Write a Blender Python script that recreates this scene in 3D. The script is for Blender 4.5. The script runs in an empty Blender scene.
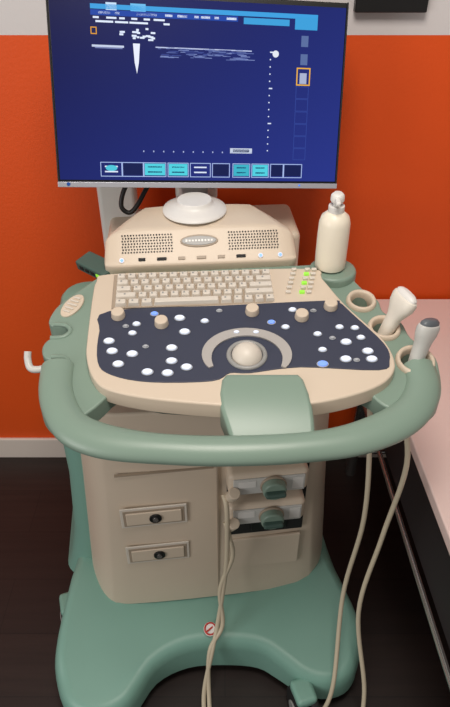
import bpy, bmesh, math, random
from mathutils import Vector, Matrix, Euler
random.seed(3)
S=bpy.context.scene
S.view_settings.view_transform='Standard'
def lin(c):
    return tuple(((v/255)/12.92 if v/255<=.04045 else ((v/255+.055)/1.055)**2.4) for v in c)+(1,)
def mat(name,rgb,rough=.5,metal=0,bump=0,bscale=300,var=0,emit=None,es=1,coat=0,trans=0):
    m=bpy.data.materials.new(name); m.use_nodes=True
    nt=m.node_tree; b=nt.nodes['Principled BSDF']
    b.inputs['Base Color'].default_value=lin(rgb); b.inputs['Roughness'].default_value=rough
    b.inputs['Metallic'].default_value=metal
    b.inputs['Coat Weight'].default_value=coat
    if trans: b.inputs['Subsurface Weight'].default_value=trans; b.inputs['Subsurface Radius'].default_value=(.02,.02,.02)
    tc=nt.nodes.new('ShaderNodeTexCoord')
    if bump:
        n=nt.nodes.new('ShaderNodeTexNoise'); n.inputs['Scale'].default_value=bscale
        nt.links.new(tc.outputs['Object'],n.inputs['Vector'])
        bp=nt.nodes.new('ShaderNodeBump'); bp.inputs['Strength'].default_value=bump; bp.inputs['Distance'].default_value=.002
        nt.links.new(n.outputs['Fac'],bp.inputs['Height']); nt.links.new(bp.outputs['Normal'],b.inputs['Normal'])
    if var:
        n=nt.nodes.new('ShaderNodeTexNoise'); n.inputs['Scale'].default_value=6; n.inputs['Detail'].default_value=4
        nt.links.new(tc.outputs['Object'],n.inputs['Vector'])
        mx=nt.nodes.new('ShaderNodeMixRGB'); c=lin(rgb)
        mx.inputs[1].default_value=tuple(x*(1-var) for x in c[:3])+(1,)
        mx.inputs[2].default_value=tuple(min(1,x*(1+var)) for x in c[:3])+(1,)
        nt.links.new(n.outputs['Fac'],mx.inputs[0]); nt.links.new(mx.outputs[0],b.inputs['Base Color'])
    if emit:
        b.inputs['Emission Color'].default_value=lin(emit); b.inputs['Emission Strength'].default_value=es
        if rgb==(5,5,5): b.inputs['Specular IOR Level'].default_value=.1
    return m
BEI=mat('beige_plastic',(214,198,178),.42,bump=.08,bscale=900,var=.03)
BEI2=mat('beige_key_plastic',(216,208,196),.45,var=.02)
TAN=mat('tan_recess',(164,148,130),.5,var=.03)
GRN=mat('sage_green_plastic',(130,152,138),.36,bump=.05,bscale=900,var=.04)
TEAL=mat('teal_plastic',(126,170,156),.42,bump=.05,bscale=700,var=.05)
TEALD=mat('dark_teal_plastic',(70,94,86),.5,var=.05)
PAN=mat('slate_blue_panel',(54,59,78),.42,var=.04)
BLK=mat('black_plastic',(14,14,15),.45,var=.05)
DRK=mat('dark_recess',(26,25,26),.7,var=.05)
GRY=mat('grey_plastic',(150,150,148),.4,var=.03)
LGRY=mat('light_grey_plastic',(202,202,198),.4,var=.03)
SIL=mat('silver_plastic',(176,178,186),.3,.3,var=.02)
CHR=mat('brushed_steel',(190,188,186),.25,.9,var=.02)
WHT=mat('white_plastic',(226,224,220),.4,var=.02)
OFW=mat('offwhite_probe_plastic',(228,222,210),.4,var=.02)
BTN=mat('backlit_button_white',(228,234,245),.4,emit=(200,222,255),es=.3)
BTB=mat('backlit_button_blue',(130,165,225),.4,emit=(80,130,255),es=.5)
BTY=mat('button_grey',(176,180,186),.4,var=.02)
BTG=mat('backlit_green',(120,190,60),.4,emit=(150,220,60),es=.7)
LEDG=mat('blue_led',(60,90,200),.4,emit=(110,160,255),es=1.5)
CAB=mat('cable_cream',(204,192,168),.5,var=.04)
BOT=mat('bottle_plastic',(240,232,214),.35,trans=.3)
RED=mat('red_print',(200,60,50),.5,var=.03)
LENS=mat('probe_lens_grey',(96,102,108),.4,var=.03)
PINK=mat('table_laminate',(232,208,202),.35,var=.02)  # whitish laminate, its pink tint is orange reflected light put into the colour

def link(o,parent=None,m=None,smooth=False):
    S.collection.objects.link(o)
    if parent: o.parent=parent
    if m and hasattr(o.data,'materials'): o.data.materials.append(m)
    if smooth and o.type=='MESH':
        for p in o.data.polygons: p.use_smooth=True
    return o
def empty(name,loc=(0,0,0),rot=(0,0,0),parent=None):
    e=bpy.data.objects.new(name,None); e.location=loc; e.rotation_euler=rot; e.empty_display_size=.05
    return link(e,parent)
def bevel(o,w,seg=3,ang=35):
    if w:
        b=o.modifiers.new('bevel','BEVEL'); b.width=w; b.segments=seg; b.limit_method='ANGLE'; b.angle_limit=math.radians(ang)
        for p in o.data.polygons: p.use_smooth=True
        w_=o.modifiers.new('wn','WEIGHTED_NORMAL'); w_.keep_sharp=True
def frombm(bm,name,m,parent,smooth=False,loc=(0,0,0),rot=(0,0,0)):
    bmesh.ops.recalc_face_normals(bm,faces=bm.faces)
    me=bpy.data.meshes.new(name); bm.to_mesh(me); bm.free()
    o=bpy.data.objects.new(name,me); o.location=loc; o.rotation_euler=rot
    return link(o,parent,m,smooth)
def box(name,loc,size,m,parent=None,rot=(0,0,0),bw=0):
    bm=bmesh.new(); bmesh.ops.create_cube(bm,size=1)
    for v in bm.verts: v.co=Vector((v.co.x*size[0],v.co.y*size[1],v.co.z*size[2]))
    o=frombm(bm,name,m,parent,False,loc,rot); bevel(o,bw); return o
def cyl(name,loc,r,h,m,parent=None,rot=(0,0,0),bw=0,sx=1,sy=1,r2=None,seg=40):
    bm=bmesh.new(); bmesh.ops.create_cone(bm,cap_ends=True,segments=seg,radius1=r,radius2=r if r2 is None else r2,depth=h)
    for v in bm.verts: v.co.x*=sx; v.co.y*=sy
    o=frombm(bm,name,m,parent,False,loc,rot)
    bevel(o,bw or .0001,2); return o
def catmull(pts,n=5,closed=True):
    out=[];N=len(pts)
    for i in range(N if closed else N-1):
        g=lambda k: Vector(pts[k%N]) if closed else Vector(pts[min(max(k,0),N-1)])
        p0,p1,p2,p3=g(i-1),g(i),g(i+1),g(i+2)
        for j in range(n):
            t=j/n
            out.append(.5*((2*p1)+(-p0+p2)*t+(2*p0-5*p1+4*p2-p3)*t*t+(-p0+3*p1-3*p2+p3)*t**3))
    if not closed: out.append(Vector(pts[-1]))
    return out
def prism(name,pts,ztop,th,m,parent=None,bw=.004,n=5,holes=(),seg=4):
    P=catmull(pts,n) if n>1 else [Vector(p) for p in pts]
    bm=bmesh.new()
    zb=th if callable(th) else (lambda x,y: ztop(x,y)-th)
    T=[bm.verts.new((p.x,p.y,ztop(p.x,p.y))) for p in P]
    B=[bm.verts.new((p.x,p.y,zb(p.x,p.y))) for p in P]
    bm.faces.new(T); bm.faces.new(B[::-1])
    k=len(P)
    for i in range(k): bm.faces.new((T[i],B[i],B[(i+1)%k],T[(i+1)%k]))
    o=frombm(bm,name,m,parent)
    cut=[]
    for (x,y,r) in holes:
        c=cyl('cutter',(x,y,ztop(x,y)),r,.3,None,None,seg=32); c.modifiers.clear(); cut.append(c)
        md=o.modifiers.new('b','BOOLEAN'); md.object=c; md.operation='DIFFERENCE'; md.solver='EXACT'
    if cut:
        bpy.context.view_layer.update()
        me=bpy.data.meshes.new_from_object(o.evaluated_get(bpy.context.evaluated_depsgraph_get()))
        o.modifiers.clear(); o.data=me
        if not me.materials: me.materials.append(m)
        for c in cut: bpy.data.objects.remove(c)
    bevel(o,bw,seg,40)
    return o
def tube(name,pts,r,m,parent=None,sx=1,res=8):
    c=bpy.data.curves.new(name,'CURVE'); c.dimensions='3D'; c.bevel_depth=r; c.bevel_resolution=res; c.use_fill_caps=True
    P=catmull(pts,8,False); sp=c.splines.new('POLY'); sp.points.add(len(P)-1)
    for i,p in enumerate(P): sp.points[i].co=(p[0],p[1],p[2],1)
    sp.use_smooth=True
    o=bpy.data.objects.new(name,c); S.collection.objects.link(o)
    bpy.context.view_layer.update()
    me=bpy.data.meshes.new_from_object(o.evaluated_get(bpy.context.evaluated_depsgraph_get()))
    bpy.data.objects.remove(o)
    o2=bpy.data.objects.new(name,me); me.materials.clear()
    return link(o2,parent,m,True)
def loft(name,secs,m,parent=None,loc=(0,0,0),rot=(0,0,0),caps=True,smooth=True,bw=.0015,ang=50):
    bm=bmesh.new(); R=[[bm.verts.new(p) for p in s] for s in secs]; k=len(secs[0])
    for a,b in zip(R,R[1:]):
        for i in range(k): bm.faces.new((a[i],a[(i+1)%k],b[(i+1)%k],b[i]))
    if caps: bm.faces.new(R[0][::-1]); bm.faces.new(R[-1])
    o=frombm(bm,name,m,parent,smooth,loc,rot)
    if smooth:
        bevel(o,bw,3,ang)
    return o
def circ(rx,ry,z,n=32,e=1.0,cx=0,cy=0):
    o=[]
    for i in range(n):
        a=2*math.pi*i/n; c,s=math.cos(a),math.sin(a)
        o.append((cx+rx*math.copysign(abs(c)**e,c),cy+ry*math.copysign(abs(s)**e,s),z))
    return o
def rrect(x0,x1,y0,y1,r,z,n=6):
    o=[]
    for cx,cy,a0 in ((x1-r,y1-r,0),(x0+r,y1-r,90),(x0+r,y0+r,180),(x1-r,y0+r,270)):
        for i in range(n+1):
            a=math.radians(a0+90*i/n); o.append((cx+r*math.cos(a),cy+r*math.sin(a),z))
    return o
def torus(name,loc,R,r,m,parent,rot=(0,0,0),sx=1,sy=1):
    bm=bmesh.new(); G=[]
    for i in range(40):
        a=2*math.pi*i/40
        G.append([bm.verts.new(((R+r*math.cos(b*math.pi/5))*math.cos(a)*sx,(R+r*math.cos(b*math.pi/5))*math.sin(a)*sy,r*math.sin(b*math.pi/5))) for b in range(10)])
    for i in range(40):
        for j in range(10): bm.faces.new((G[i][j],G[(i+1)%40][j],G[(i+1)%40][(j+1)%10],G[i][(j+1)%10]))
    return frombm(bm,name,m,parent,True,loc,rot)

# ---------------- room
def plane_mat_floor():
    m=mat('dark_wood_floor',(40,30,28),.5)
    nt=m.node_tree; b=nt.nodes['Principled BSDF']; tc=nt.nodes.new('ShaderNodeTexCoord')
    br=nt.nodes.new('ShaderNodeTexBrick'); br.inputs['Scale'].default_value=1
    br.inputs['Brick Width'].default_value=1.2; br.inputs['Row Height'].default_value=.16; br.inputs['Mortar Size'].default_value=.001
    br.inputs['Color1'].default_value=lin((50,37,33)); br.inputs['Color2'].default_value=lin((43,32,29)); br.inputs['Mortar'].default_value=lin((20,15,14))
    nt.links.new(tc.outputs['Object'],br.inputs['Vector'])
    mp=nt.nodes.new('ShaderNodeMapping'); mp.inputs['Scale'].default_value=(2,40,2)
    nz=nt.nodes.new('ShaderNodeTexNoise'); nz.inputs['Scale'].default_value=1.5; nz.inputs['Detail'].default_value=6
    nt.links.new(tc.outputs['Object'],mp.inputs[0]); nt.links.new(mp.outputs[0],nz.inputs['Vector'])
    mx=nt.nodes.new('ShaderNodeMixRGB'); mx.blend_type='MULTIPLY'; mx.inputs[0].default_value=.7
    nt.links.new(br.outputs['Color'],mx.inputs[1]); nt.links.new(nz.outputs['Fac'],mx.inputs[2]); nt.links.new(mx.outputs[0],b.inputs['Base Color'])
    return m
box('floor',(0,.2,-.02),(4.4,2.7,.04),plane_mat_floor())
ORG=mat('orange_paint',(224,80,6),.6,bump=.3,bscale=120,var=.05)
WWL=mat('white_paint',(212,208,208),.7,bump=.1,bscale=150)
WY=1.476
box('wall_back',(0,WY+.05,.66),(4.4,.1,1.316),ORG)
box('wall_back_upper',(0,WY+.05,1.318+.55),(4.4,.1,1.1),WWL)
box('baseboard_back',(0,WY-.006,.044),(4.4,.012,.088),mat('baseboard_paint',(222,210,200),.5),bw=.003)
pf=empty('picture_frame',(.345,WY-.012,1.532))
box('frame',(0,0,0),(.15,.022,.336),BLK,pf,bw=.003)
box('artwork',(0,-.0115,.01),(.10,.002,.22),GRY,pf)

# ---------------- exam table
et=empty('exam_table',(0,0,0))
prism('table_top',[(.372,1.466),(.40,.80),(.425,.2),(1.3,.2),(1.3,1.466)],lambda x,y:.65,.03,PINK,et,bw=.004,n=1)
prism('apron',[(.385,1.46),(.41,.80),(.435,.22),(1.28,.22),(1.28,1.46)],lambda x,y:.619,.17,mat('dark_laminate',(34,27,30),.6,var=.05),et,bw=.002,n=1)
tube('rail',[(.378,1.44,.44),(.398,.80,.44),(.42,.23,.44)],.006,CHR,et)
for i,(x,y) in enumerate(((.42,1.4),(.46,.3),(1.22,.3),(1.22,1.4))):
    cyl('leg_%d'%(i+1),(x,y,.225),.018,.45,CHR,et)
tube('cross_bar',[(.42,1.40,.10),(.8,1.40,.10),(1.22,1.40,.10)],.008,CHR,et)

# ---------------- ultrasound machine
U=empty('ultrasound_machine')
TILT=math.atan(.19)
zc=lambda y:.8076+.19*y
def C(x,y,o=0): return (x,y-o*math.sin(TILT),zc(y)+o*math.cos(TILT))
tray=[(-.048,1.045),(-.15,1.042),(-.222,1.03),(-.267,.985),(-.302,.942),(-.313,.906),(-.305,.891),(-.280,.888),(-.272,.876),(-.280,.864),(-.303,.860),(-.312,.843),(-.308,.824),
(-.296,.815),(-.272,.813),(-.262,.802),(-.270,.79),(-.29,.786),(-.302,.770),(-.297,.735),(-.28,.70),(-.245,.68),(-.205,.715),(-.15,.765),(0,.755),(.2,.755),(.25,.720),(.29,.70),(.33,.72),(.347,.745),
(.3545,.79),(.352,.825),(.322,.862),(.312,.90),(.285,.925),(.28,.955),(.258,.982),(.235,1.02),(.20,1.055),(.143,1.05)]
prism('console_tray',tray,lambda x,y:zc(y)-.010,.034,GRN,U,bw=.009,n=4,holes=[(.248,.947,.0215),(.278,.880,.023),(.3175,.806,.027),(-.261,.744,.008)])
prism('console_tub',[(-.19,1.03),(-.2,.85),(-.15,.78),(0,.765),(.15,.78),(.22,.85),(.15,1.03)],lambda x,y:zc(y)-.042,.05,TEALD,U,bw=.01,n=3)
hp=[(-.278,.80),(-.274,.755),(-.260,.715),(-.236,.680),(-.198,.659),(-.14,.646),(-.06,.639),(.02,.638),(.11,.643),(.19,.656),(.258,.683),(.300,.716),(.322,.76),(.322,.80)]
def sweep(name,pts,w0,w1,h,m,off):
    P=catmull([Vector(p+(0,)) for p in pts],6,False); secs=[]
    for i,p in enumerate(P):
        t=(P[min(i+1,len(P)-1)]-P[max(i-1,0)]).normalized(); nrm=Vector((-t.y,t.x,0))
        f=min(1,max(0,(abs(p.x-.02)-.10)/.14)); f=f*f*(3-2*f); w=w0+(w1-w0)*f
        c=Vector(C(p.x,p.y,off)); s=[]
        for j in range(24):
            a=2*math.pi*j/24; q=nrm*(w*math.cos(a)); 
            s.append((c.x+q.x,c.y+q.y,c.z+q.y*.19+h*math.sin(a)))
        secs.append(s)
    return loft(name,secs,m,U)
sweep('handle',hp,.0225,.028,.018,GRN,-.014)
beige=[(-.237,.983),(-.2384,.9417),(-.2332,.8455),(-.2283,.8014),(-.2124,.7598),(-.1849,.734),(-.117,.7166),(-.0155,.705),(.057,.700),(.132,.707),(.196,.722),(.2465,.7437),(.2722,.770),(.2775,.8014),(.2638,.8455),(.2137,.9216),(.1805,.989),(.1604,1.017),(-.0472,1.011),(-.218,1.002)]
prism('control_deck',beige,lambda x,y:zc(y)+.008,.03,BEI,U,bw=.009,n=4)
panel=[(-.203,.904),(0,.918),(.185,.930),(.205,.924),(.223,.897),(.2666,.828),(.269,.791),(.248,.772),(.1222,.778),(.04,.766),(.008,.766),(-.0208,.7497),(-.1197,.7477),(-.1818,.762),(-.208,.789),(-.2142,.857)]
prism('control_surface',panel,lambda x,y:zc(y)+.0096,.01,PAN,U,bw=.001,n=4)
ps=[]
for y,x0,x1,o in ((.764,.008,.114,.004),(.760,.000,.120,.0115),(.750,-.005,.125,.0140),(.725,-.008,.131,.013),(.700,-.007,.135,.009),(.680,.0,.136,.004),(.662,.006,.136,-.002),(.645,.010,.134,-.010)):
    base=zc(y)-.034; top=zc(y)+o; r=.007; s=[]
    s.append((x1,y,base)); 
    for k in range(6):
        a=math.pi/2*k/5; s.append((x1-r+r*math.cos(a),y,top-r+r*math.sin(a)))
    for k in range(6):
        a=math.pi/2+math.pi/2*k/5; s.append((x0+r+r*math.cos(a),y,top-r+r*math.sin(a)))
    s.append((x0,y,base)); ps.append(s)
loft('palm_rest',ps,GRN,U,bw=.002,ang=55)
# keyboard
KE=empty('keyboard',C(-.055,.962,.008),(TILT,0,math.radians(3.6)),U)
box('key_bed',(0,0,.0005),(.296,.088,.002),TAN,KE,bw=.0008)
bm=bmesh.new()
rows=[[1]*15,[1.3]+[1]*12+[1.7],[1.6]+[1]*11+[2.4],[2.1]+[1]*10+[2.9],[1.2,1.2,1.2,6.2,1.2,1,1,1,1]]
lb=bmesh.new()
for r,row in enumerate(rows):
    tot=sum(row); x=-.143; y=.034-r*.017
    for w in row:
        ww=w/tot*.286
        g=bmesh.ops.create_cube(bm,size=1)['verts']
        for v in g:
            tp=v.co.z>0
            v.co=Vector((x+ww/2+v.co.x*(ww-.0025-(.004 if tp else 0)),y+v.co.y*(.0145-(.004 if tp else 0)),.005+v.co.z*.008))
        if w<6:
            g=bmesh.ops.create_cube(lb,size=1)['verts']
            for v in g: v.co=Vector((x+ww/2-.002+v.co.x*.003,y+.001+v.co.y*.0035,.0092+v.co.z*.0004))
        x+=ww
ko=frombm(bm,'keys',BEI2,KE); bevel(ko,.0008,2)
frombm(lb,'key_legends',GRY,KE)
for i in range(6):
    for j in range(4):
        if j==1: continue
        p=C(.114+.0125*j+.006*i*.5,.952+.012*i+.0,.0105)
        box('slider_key_%d_%d'%(i,j),p,(.0095,.006,.005),BTG if j==2 and i%2==0 else BEI2,U,(TILT,0,.05),bw=.001)
for i,(x,y) in enumerate([(-.1855,.892),(-.109,.873),(.0475,.9015),(.133,.889),(.186,.914)]):
    cyl('knob_%d'%(i+1),C(x,y,.016),.0125,.014,BEI,U,(TILT,0,0),bw=.002,r2=.011)
B=[(-.1944,.834),(-.1865,.812),(-.1733,.7845),(-.157,.852),(-.1527,.806),(-.1245,.768),(-.092,.766),(-.087,.791),(-.0885,.819),(-.062,.778),(-.0685,.855),(-.0786,.887),(-.123,.897),(-.035,.880),
(.1568,.850),(.1035,.866),(.1185,.907),(.080,.877),(.1615,.815),(.2028,.832),(.196,.866),(.222,.864),(.1975,.795),(.236,.812),(.240,.795),(.1586,.7845),(.229,.842),(-.152,.873)]
B2=[(-.132,.822),(.181,.841),(-.170,.868),(-.01,.905),(.155,.905),(.215,.793)]
BIG=(0,1,2,4,5,6,7,8,9,10,11,19,22,23,24,25)
for i,(x,y) in enumerate(B+B2):
    big=.0080 if i in BIG else (.0058 if i<len(B) else .0036)
    torus('button_ring_%d'%(i+1),C(x,y,.0105),big+.0010,.0009,BTY,U,(TILT,0,0),sy=.72)
    cyl('button_%d'%(i+1),C(x,y,.0115),big,.004,BTB if i in (12,25,17) else (BTY if i>=28 else BTN),U,(TILT,0,0),bw=.001,sy=.72,seg=24)
bm=bmesh.new(); A=[];Bq=[];T0=[];T1=[]
n=32
for i in range(n+1):
    a=math.radians(-28+236*i/n)
    w=.011*math.sin(math.pi*(i+.6)/(n+1.2))**.35
    for L,rr,z in ((A,.066+w,.0),(Bq,.066-w,.0),(T0,.066+w,.003),(T1,.066-w,.003)):
        L.append(bm.verts.new((rr*math.cos(a),rr*math.sin(a)*.8,z)))
for i in range(n):
    bm.faces.new((T0[i],T0[i+1],T1[i+1],T1[i])); bm.faces.new((A[i],A[i+1],T0[i+1],T0[i])); bm.faces.new((T1[i],T1[i+1],Bq[i+1],Bq[i]))
bm.faces.new((A[0],T0[0],T1[0],Bq[0])); bm.faces.new((A[n],Bq[n],T1[n],T0[n]))
frombm(bm,'arc_pad',mat('arc_pad_grey',(176,172,168),.4,var=.02),U,False,C(.036,.802,.0094),(TILT,0,0))
torus('trackball_ring',C(.036,.804,.010),.030,.004,GRY,U,(TILT,0,0),sy=.95)
bm=bmesh.new(); bmesh.ops.create_uvsphere(bm,u_segments=32,v_segments=20,radius=.026)
frombm(bm,'trackball',BEI2,U,True,C(.036,.804,.004))
for i,a in enumerate((75,105)):
    cyl('arc_button_%d'%i,C(.036+.064*math.cos(math.radians(a)),.802+.052*math.sin(math.radians(a)),.0135),.0045,.002,BTN,U,(TILT,0,0),seg=16,sy=.6)
for i,(x,y,r) in enumerate([(.248,.947,.0265),(.278,.880,.028),(.3175,.806,.032)]):
    bm=bmesh.new(); pr=[(r+.001,-.03),(r+.001,-.002),(r-.001,.004),(r-.005,.0045),(r-.0075,.0),(r-.009,-.06),(r-.005,-.06),(r-.004,-.03)]
    G=[[bm.verts.new((p*math.cos(t*math.pi/20),p*math.sin(t*math.pi/20),z)) for p,z in pr] for t in range(40)]
    for t in range(40):
        for j in range(len(pr)): bm.faces.new((G[t][j],G[(t+1)%40][j],G[(t+1)%40][(j+1)%len(pr)],G[t][(j+1)%len(pr)]))
    frombm(bm,'probe_holder_%d'%(i+1),BEI,U,True,C(x,y,-.006),(TILT,0,0))
torus('hole_ring',C(-.261,.744,-.009),.0095,.003,BEI,U,(TILT,0,0))
RI=empty('ribbed_insert',C(-.276,.936,-.010),(TILT,0,math.radians(-24)),U)
cyl('insert_plate',(0,0,.001),.030,.005,BEI,RI,sx=.55,sy=1,bw=.0015)
for i in range(5): box('rib_%d'%i,(0,-.018+.009*i,.0045),(.022-.004*abs(i-2),.0035,.004),BEI2,RI,bw=.0012)
tube('side_hook',[C(-.295,.803,-.020),C(-.314,.798,-.020),C(-.326,.800,-.018),C(-.331,.812,-.010),C(-.331,.822,-.002)],.006,LGRY,U)
for i,(x,y) in enumerate([(-.272,.876),(-.262,.802)]):
    tube('slot_lip_%d'%i,[C(x-.030,y+.016,-.011),C(x-.008,y+.0135,-.011),C(x+.002,y,-.011),C(x-.008,y-.0135,-.011),C(x-.030,y-.016,-.011)],.0045,GRN,U)
cyl('gel_tray',(.205,1.03,zc(1.03)-.016),.045,.03,GRN,U,bw=.006)
RS=empty('rear_strip',(-.248,1.055,.990),(0.2,0,math.radians(-40)),U)
box('strip_body',(0,0,0),(.085,.040,.022),TEALD,RS,bw=.004)
for i in range(4): box('strip_port_%d'%i,(-.024+.016*i,-.0205,.001),(.010,.002,.007),BTG if i==3 else DRK,RS)
# speaker bar
SB=empty('speaker_bar',(-.044,1.032,1.000),(0,0,math.radians(4.5)),U)
prof=[(0,0),(-.002,.012),(.004,.018),(.045,.058),(.056,.063),(.10,.066),(.14,.066),(.155,.03),(.155,-.06),(0.02,-.06)]
secs=[]
for X,sc,dy in ((-.184,.50,.012),(-.181,.66,.006),(-.172,.82,.002),(-.15,.97,0),(-.10,1.0,0),(.10,1.0,0),(.15,.97,0),(.172,.82,.002),(.181,.66,.006),(.184,.50,.012)):
    secs.append([(X*(1 if y<.05 else (1-3.4*(y-.05))),dy+y,z*sc if z>.02 else z) for y,z in prof])
loft('bar_shell',secs,BEI,SB,bw=.003,ang=40)
s45=math.atan2(.040,.041)
def onface(X,s,off=.0006):
    return (X,.004+.041*s-.70*off,.018+.040*s+.70*off)
def dots(name,x0,x1):
    bm=bmesh.new()
    nx=18;ny=7
    for i in range(nx):
        for j in range(ny):
            X=x0+(x1-x0)*i/(nx-1)+(.0012 if j%2 else 0); s=.30+.58*j/(ny-1)
            g=bmesh.ops.create_circle(bm,cap_ends=True,segments=8,radius=.0016)['verts']
            M=Matrix.Translation(onface(X,s,.0012))@Matrix.Rotation(s45,4,'X')
            for v in g: v.co=M@v.co
    frombm(bm,name,DRK,SB)
dots('grille_1',-.148,-.056); dots('grille_2',.054,.146)
cyl('badge_ring',onface(-.003,.62,.001),.036,.003,TAN,SB,(s45,0,0),sy=.34,bw=.001)
cyl('badge',onface(-.003,.62,.002),.033,.003,GRY,SB,(s45,0,0),sy=.28,bw=.001)
for i in range(9):
    box('badge_letter_%d'%i,onface(-.027+.006*i,.62,.0038),(.0038,.005 if i in(0,5) else .0035,.0006),WHT,SB,(s45,0,0))
for i in range(9):
    X=-.15+.0375*i
    if i in (0,8,7):
        cyl('led_ring_%d'%i,onface(X,.04,.001),.005,.002,WHT,SB,(s45,0,0)); cyl('led_%d'%i,onface(X,.04,.002),.0028,.002,LEDG,SB,(s45,0,0))
    else: box('port_%d'%i,onface(X,.05,.001),(.013 if i%2 else .018,.006,.002),DRK if i in(1,2,6) else TAN,SB,(s45,0,0),bw=.0008)
box('rear_column',(-.243,1.33,.98),(.085,.07,.56),WHT,U,(0,0,.08),bw=.012)
box('rear_shelf',(-.05,1.28,.90),(.42,.16,.16),BEI,U,(0,0,.08),bw=.015)
# cabinet
K=empty('cabinet',(-.028,.85,0),(0,0,math.radians(7)),U)
def chaikin(P,n=2,q=.12):
    for _ in range(n):
        o=[]
        for i in range(len(P)):
            a,b=Vector(P[i]),Vector(P[(i+1)%len(P)]); L=(b-a).length; k=min(.25,q*.25/L) if _==0 else .25
            o+= [a.lerp(b,k),b.lerp(a,k)]
        P=o
    return P
def csec(w,z,y0=0):
    h=w/2
    return [(p.x,p.y,z) for p in chaikin([(h,y0),(h+.05,y0+.10),(h+.05,.42),(-h-.05,.42),(-h-.05,y0+.10),(-h,y0)],3)]
loft('body',[csec(.512,.17,-.006),csec(.505,.22,-.006),csec(.488,.35,-.004),csec(.462,.55),csec(.446,.70),csec(.44,.80,.006)],BEI,K,bw=.006)
tl=[]
for z,xl,xr in ((.14,-.375,.268),(.20,-.355,.265),(.30,-.335,.262),(.50,-.318,.258),(.70,-.316,.252),(.80,-.31,.24),(.81,-.30,.23)):
    tl.append(rrect(xl,xr,.115,.48,.05,z))
loft('side_shell',tl,TEAL,K)
box('column_riser',(0,.25,.87),(.24,.26,.2),TEALD,K,bw=.02)
box('seam_mid',(.012,-.004,.42),(.003,.006,.49),TAN,K)
box('seam_top',(-.095,-.0015,.645),(.20,.006,.003),TAN,K)
for i,z in enumerate((.512,.380)):
    d=empty('drawer_%d'%(i+1),(-.125,-.005,z),(0,0,0),K)
    box('bezel',(0,0,0),(.142,.004,.062),BEI2,d,bw=.002)
    box('recess',(0,-.002,0),(.130,.002,.050),TAN,d,bw=.001)
    box('front',(0,-.004,0),(.118,.004,.038),BEI,d,bw=.002)
    cyl('lock_ring',(.003,-.007,.0),.013,.006,BLK,d,(math.pi/2,0,0),bw=.001)
    cyl('lock',(.003,-.011,0),.006,.004,CHR,d,(math.pi/2,0,0))
box('bay_recess',(.118,-.001,.545),(.172,.010,.255),DRK,K,bw=.002)
box('bay_cover',(.116,-.005,.345),(.172,.008,.11),BEI,K,bw=.003)
for i,z in enumerate((.628,.532)):
    c=empty('probe_connector_%d'%(i+1),(.112,-.02,z),(0,0,0),K)
    box('shell',(0,0,0),(.165,.05,.062),BEI,c,bw=.012)
    box('plate',(.0,-.026,0),(.145,.004,.044),LGRY,c,bw=.001)
    box('label',(-.045,-.0285,.008),(.035,.001,.018),WHT,c)
    box('label_2',(.058,-.0285,.0),(.022,.001,.030),WHT,c)
    cyl('knob_collar',(.008,-.030,0),.027,.006,TAN,c,(math.pi/2,0,0),bw=.002)
    cyl('lock_knob',(.008,-.038,0),.024,.022,GRN,c,(math.pi/2,0,0),bw=.004)
    box('knob_grip',(.008,-.053,0),(.042,.016,.012),TEALD,c,bw=.005)
    cyl('strain_relief',(-.075,-.03,-.018),.012,.04,BEI,c,(.5,.2,0),bw=.002)
box('slot_dark',(.125,-.008,.450),(.08,.008,.034),BLK,K,bw=.002)
# base
zt=lambda x,y: .125+max(0,min(.09,(y-.66)*.42))
deck=[(-.405,.76),(-.398,.68),(-.355,.605),(-.28,.585),(-.215,.615),(-.165,.69),(-.09,.728),(-.0,.735),(.08,.728),(.13,.70),(.18,.668),(.24,.655),(.295,.675),(.325,.73),(.325,.80),(.285,.90),(.26,1.05),(.23,1.30),(-.36,1.30),(-.38,1.10),(-.385,.92)]
def gridprism(name,pts,zf,zb,m):
    P=catmull(pts,4)
    secs=[[(p.x,p.y,zb) for p in P],[(p.x,p.y,zf(p.x,p.y)-.035) for p in P]]
    k=len(P)
    for s,dz in ((.006,-.014),(.016,-.004),(.03,0)):
        ring=[]
        for i,p in enumerate(P):
            t=(P[(i+1)%k]-P[(i-1)%k]).normalized(); nn=Vector((-t.y,t.x)); 
            ring.append((p.x+nn.x*s,p.y+nn.y*s,zf(p.x,p.y)+dz))
        secs.append(ring)
    return loft(name,secs,m,U)
gridprism('base_deck',deck,zt,.045,TEAL)
cyl('no_step_sticker',(-.035,.762,zt(0,.762)+.0015),.016,.002,WHT,U,(.39,0,0))
torus('sticker_ring',(-.035,.762,zt(0,.762)+.003),.013,.002,RED,U,(.39,0,0))
box('sticker_bar',(-.035,.762,zt(0,.762)+.003),(.024,.004,.003),RED,U,(.39,0,.7))
for i,(x,y) in enumerate([(.185,.640),(-.33,.66),(-.40,.86),(.25,1.2),(-.3,1.2)]):
    c=empty('castor_%d'%(i+1),(x,y,.05),(0,0,.3),U)
    for sx in (-.016,.016):
        cyl('wheel_%d'%(1 if sx<0 else 2),(sx,0,0),.048,.02,DRK,c,(0,math.pi/2,0),bw=.006)
        cyl('hub_%d'%(1 if sx<0 else 2),(sx*1.75,0,0),.02,.004,GRY,c,(0,math.pi/2,0),bw=.001)
    box('fork',(0,.01,.045),(.05,.06,.03),TEAL,c,bw=.01)
    if i==0: box('brake_pedal',(0,-.045,.012),(.045,.04,.012),TEAL,c,(.4,0,0),bw=.004)
for i,dx in enumerate((0,.012)):
    tube('connector_cable_%d'%(i+1),[(-.003+dx*.3,.815,.60-.09*i),(.004+dx*.5,.795,.57-.09*i),(.004+dx,.79,.42),(-.004-dx*.6,.785,.30),(-.018+dx,.755,.20),(-.03-dx*.5,.715,.155),(-.05+dx,.66,.06),(-.04+dx,.60,.012),(.0+dx,.52,.010)],.0052,CAB,U)

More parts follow.
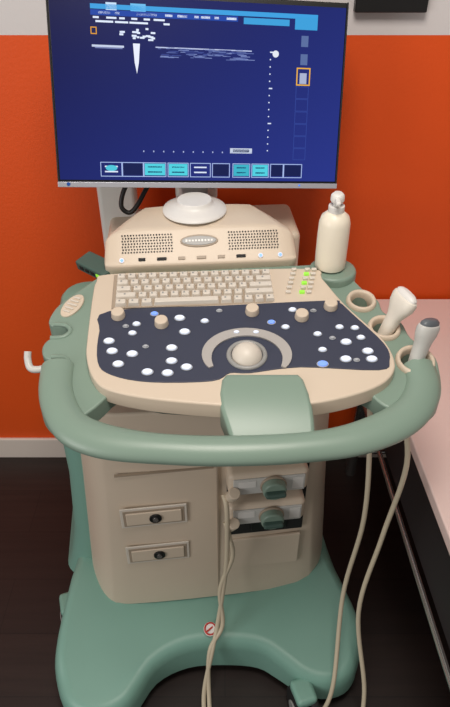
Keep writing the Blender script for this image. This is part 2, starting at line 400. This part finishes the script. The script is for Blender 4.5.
# ---------------- monitor
W,H=.556,.340
RM=Matrix.Rotation(math.radians(10),3,'Z')@Matrix.Rotation(math.radians(-19.5),3,'X')@Matrix.Rotation(math.radians(4.2),3,'Y')
M=empty('computer_monitor',(-.043,1.232,1.2605),RM.to_euler('XYZ'))
box('housing',(0,.012,0),(W,.024,H),BLK,M,bw=.004)
box('housing_back',(0,.035,0),(W*.8,.03,H*.75),BLK,M,bw=.012)
box('bezel_bottom',(0,-.001,-H/2+.005),(W,.006,.010),SIL,M,bw=.001)
for sx in (-1,1): box('bezel_side_%d'%(1 if sx<0 else 2),(sx*(W/2-.0015),0,0),(.003,.006,H),DRK,M,bw=.001)
SW,SH=.546,.316; SZ=(-H/2+.014+SH/2)
scm=bpy.data.materials.new('screen_glow'); scm.use_nodes=True; nt=scm.node_tree; b=nt.nodes['Principled BSDF']
b.inputs['Base Color'].default_value=(.003,.003,.006,1); b.inputs['Roughness'].default_value=.3; b.inputs['Specular IOR Level'].default_value=.12
tc=nt.nodes.new('ShaderNodeTexCoord'); sp=nt.nodes.new('ShaderNodeSeparateXYZ'); nt.links.new(tc.outputs['Object'],sp.inputs[0])
gr=nt.nodes.new('ShaderNodeMath'); gr.operation='MULTIPLY_ADD'; gr.inputs[1].default_value=-1.2; gr.inputs[2].default_value=.5
nt.links.new(sp.outputs['Z'],gr.inputs[0])
g2=nt.nodes.new('ShaderNodeMath'); g2.operation='MULTIPLY_ADD'; g2.inputs[1].default_value=.9; nt.links.new(sp.outputs['X'],g2.inputs[0]); nt.links.new(gr.outputs[0],g2.inputs[2])
cr=nt.nodes.new('ShaderNodeValToRGB'); cr.color_ramp.elements[0].color=lin((8,10,56)); cr.color_ramp.elements[1].color=lin((40,54,140))
nt.links.new(g2.outputs[0],cr.inputs[0]); nt.links.new(cr.outputs[0],b.inputs['Emission Color']); b.inputs['Emission Strength'].default_value=1
box('screen',(0,-.0022,SZ),(SW,.002,SH),scm,M)
E={}
def em(c):
    if c not in E: E[c]=mat('ui_%d_%d_%d'%c,(5,5,5),.5,emit=c,es=1)
    return E[c]
def ui(u0,v0,u1,v1,c,nm='ui'):
    box(nm,(-SW/2+SW*(u0+u1)/2,-.0036,SZ-SH/2+SH*(v0+v1)/2),(SW*(u1-u0),.0004,SH*(v1-v0)),em(c),M)
def frame(u0,v0,u1,v1,c,t=.003):
    ui(u0,v0,u1,v0+t*1.7,c); ui(u0,v1-t*1.7,u1,v1,c); ui(u0,v0,u0+t,v1,c); ui(u1-t,v0,u1,v1,c)
WH=(225,235,255)
ui(.13,.930,.90,.955,(60,160,225)); ui(.18,.925,.215,.965,(200,225,250)); ui(.26,.925,.31,.965,(110,190,240)); ui(.13,.898,.62,.926,(30,70,165))
ui(.64,.888,.80,.922,(60,160,220)); ui(.82,.872,.90,.94,(60,160,220))
for k in range(22):
    u=.13+.24*random.random(); v=random.choice((.862,.882)); ui(u,v,u+.01+.015*random.random(),v+.010,WH)
for k in range(22):
    u=.14+.46*random.random(); ui(u,.906,u+.012+.01*random.random(),.918,WH)
for k in range(22):
    u=.22+.13*random.random(); v=.775+.06*random.random(); ui(u,v,u+.007+.01*random.random(),v+.010,WH)
ui(.13,.735,.235,.746,(200,210,235)); ui(.14,.728,.23,.734,(120,130,180))
frame(.128,.80,.148,.838,(230,160,50))
bm=bmesh.new(); vs=[bm.verts.new(p) for p in ((.265,0,.76),(.288,0,.76),(.283,0,.66),(.276,0,.60),(.269,0,.66))]
bm.faces.new(vs)
for v in bm.verts: v.co=Vector((-SW/2+SW*v.co.x,-.0038,SZ-SH/2+SH*v.co.z))
frombm(bm,'ui_wedge',em((235,240,255)),M)
for k in range(90):
    u=.34+.31*random.random(); v=.69+.055*random.random(); g=random.choice(((90,105,165),(120,135,190),(60,75,145))); ui(u,v,u+.01+.03*random.random(),v+.004,g)
ui(.34,.742,.67,.748,(190,200,235))
for k in range(15): ui(.735,.74-.04*k,.739 if k%5 else .747,.747-.04*k,WH)
for k in range(12): ui(.29+.035*k,.165,.294+.035*k,.174,(170,180,220))
cyl('ui_marker',(-SW/2+SW*.755,-.004,SZ-SH/2+SH*.735),.006,.001,em((230,235,245)),M,(math.pi/2,0,0),seg=20)
for v in (.78,.68,.575): ui(.845,v,.87,v+.06,(170,180,210) if v<.6 else (90,110,160))
frame(.833,.565,.883,.665,(240,180,60),.004)
for k in range(6): frame(.833,.13+.072*k,.88,.20+.072*k,(50,70,150),.002)
ui(.60,.165,.68,.195,(200,210,230)); ui(.61,.171,.67,.189,(40,50,90))
for k,(a,b2,c) in enumerate(((.14,.215,None),(.215,.29,(20,30,80)),(.29,.37,(80,210,225)),(.375,.45,(80,210,225)),(.455,.53,None),(.535,.60,(20,30,80)),(.61,.675,(60,180,200)),(.68,.745,(80,210,225)),(.75,.80,(20,30,80)),(.80,.87,(20,30,80)))):
    if c: ui(a+.004,.03,b2-.004,.098,c)
    frame(a,.02,b2,.105,(170,190,235),.0025)
    if c is None or c[1]>100:
        for q in range(2): ui(a+.015,.075-.03*q,b2-.015,.083-.03*q,WH if c is None else (15,40,90),)
cyl('ui_oval',(-SW/2+SW*.178,-.0042,SZ-SH/2+SH*.07),.011,.001,em((80,200,220)),M,(math.pi/2,0,0),sy=.5,seg=20)
cyl('bezel_logo',(-W/2+.02,-.0045,-H/2+.006),.0035,.001,em((40,80,150)),M,(math.pi/2,0,0),seg=16)
cyl('power_led',(W/2-.08,-.0045,-H/2+.006),.002,.001,em((90,150,255)),M,(math.pi/2,0,0),seg=16)
Mi=(Matrix.Translation(M.location)@RM.to_4x4()).inverted()
def wchild(o): o.matrix_parent_inverse=Mi
o=loft('stand_base',[circ(r,r,z,40) for r,z in [(.056,0),(.064,.003),(.062,.008),(.05,.013),(.040,.016),(.036,.020),(.034,.026)]],WHT,M,(-.060,1.142,1.0655)); wchild(o)
o=box('stand_neck',(-.062,1.275,1.13),(.09,.04,.20),WHT,M,(0,0,.12),.012); wchild(o)
o=box('stand_foot_arm',(-.062,1.205,1.070),(.06,.15,.022),WHT,M,(0,0,.12),.006); wchild(o)
o=tube('power_cable',[(-.10,1.27,1.14),(-.14,1.24,1.13),(-.175,1.22,1.12),(-.203,1.20,1.09),(-.213,1.19,1.055),(-.198,1.19,1.040),(-.18,1.195,1.055),(-.155,1.22,1.09),(-.12,1.25,1.11),(-.09,1.27,1.11)],.0048,BLK,M); wchild(o)

# ---------------- gel bottle
G=empty('gel_bottle',(.199,1.032,zc(1.03)+.0005))
loft('bottle_body',[circ(r,r,z,40) for r,z in ((.025,0),(.0285,.003),(.029,.02),(.029,.06),(.0285,.092),(.025,.104),(.017,.111),(.014,.114))],BOT,G)
cyl('collar',(0,0,.119),.0145,.012,WHT,G,bw=.001)
cyl('pump_stem',(0,0,.129),.007,.012,WHT,G)
loft('pump_head',[circ(r,r,z,28) for r,z in ((.0105,.131),(.0125,.135),(.012,.144),(.007,.149))],WHT,G)
box('pump_nozzle',(-.002,-.016,.139),(.009,.024,.008),WHT,G,(.1,0,0),.003)

# ---------------- probes
def probe(loc,direc,roll,cable,wide,body,lens):
    e=empty('ultrasound_probe',loc)
    z=Vector(direc).normalized(); q=z.to_track_quat('Z','Y').to_matrix().to_4x4()@Matrix.Rotation(roll,4,'Z')
    h=empty('probe_head_group',(0,0,0),(0,0,0),e); h.rotation_euler=q.to_euler()
    loft('grip',[circ(a,b_,zz,32,.85) for a,b_,zz in ((.006,.006,-.050),(.009,.009,-.042),(.0125,.011,-.01),(.0135,.012,.016),(.0145,.012,.026),(.020*wide,.013,.038),(.0265*wide,.0145,.050),(.0280*wide,.0145,.062),(.0265*wide,.012,.068))],body,h)
    loft('lens',[circ(a,b_,zz,32,.85) for a,b_,zz in ((.0245*wide,.011,.067),(.024*wide,.010,.072),(.018*wide,.007,.076),(.009*wide,.004,.0775))],lens,h)
    o=tube('probe_cable',[Vector(p)-Vector(loc) for p in cable],.005,CAB,e)
    return e
probe((.284,.880,.968),(.34,.05,1),.25,[(.269,.880,.922),(.262,.872,.88),(.275,.83,.75),(.282,.785,.56),(.262,.755,.33),(.245,.645,.14),(.215,.61,.05),(.17,.56,.008),(.10,.50,.007)],1,OFW,WHT)
probe((.3195,.810,.952),(.20,.20,1),1.35,[(.310,.80,.905),(.309,.795,.86),(.333,.77,.74),(.316,.755,.54),(.292,.72,.32),(.318,.64,.12),(.30,.58,.02),(.24,.52,.007),(.2,.45,.007)],.8,LGRY,LENS)

# ---------------- lights, world, camera
w=bpy.data.worlds.new('World'); S.world=w; w.use_nodes=True
w.node_tree.nodes['Background'].inputs[0].default_value=(1,.94,.88,1); w.node_tree.nodes['Background'].inputs[1].default_value=.26
def area(name,loc,tgt,size,power,col):
    l=bpy.data.lights.new(name,'AREA'); l.size=size; l.energy=power; l.color=col
    o=bpy.data.objects.new(name,l); o.location=loc; o.rotation_euler=(Vector(tgt)-Vector(loc)).to_track_quat('-Z','Y').to_euler(); S.collection.objects.link(o)
area('ceiling_light',(.0,.35,2.45),(0,.9,.9),.6,21,(1,.92,.84))
area('fill_light',(-1.7,-.6,1.3),(0,.9,.3),1.0,16,(1,.97,.95))  # added fill lamp at left, no window there; brightens the lower cabinet
cam=bpy.data.cameras.new('Camera'); co=bpy.data.objects.new('Camera',cam); S.collection.objects.link(co)
co.location=(0,0,1.6); co.rotation_euler=(math.radians(52),0,0)
cam.sensor_fit='VERTICAL'; cam.sensor_height=36; cam.lens=620/707*36; cam.clip_start=.02
S.camera=co
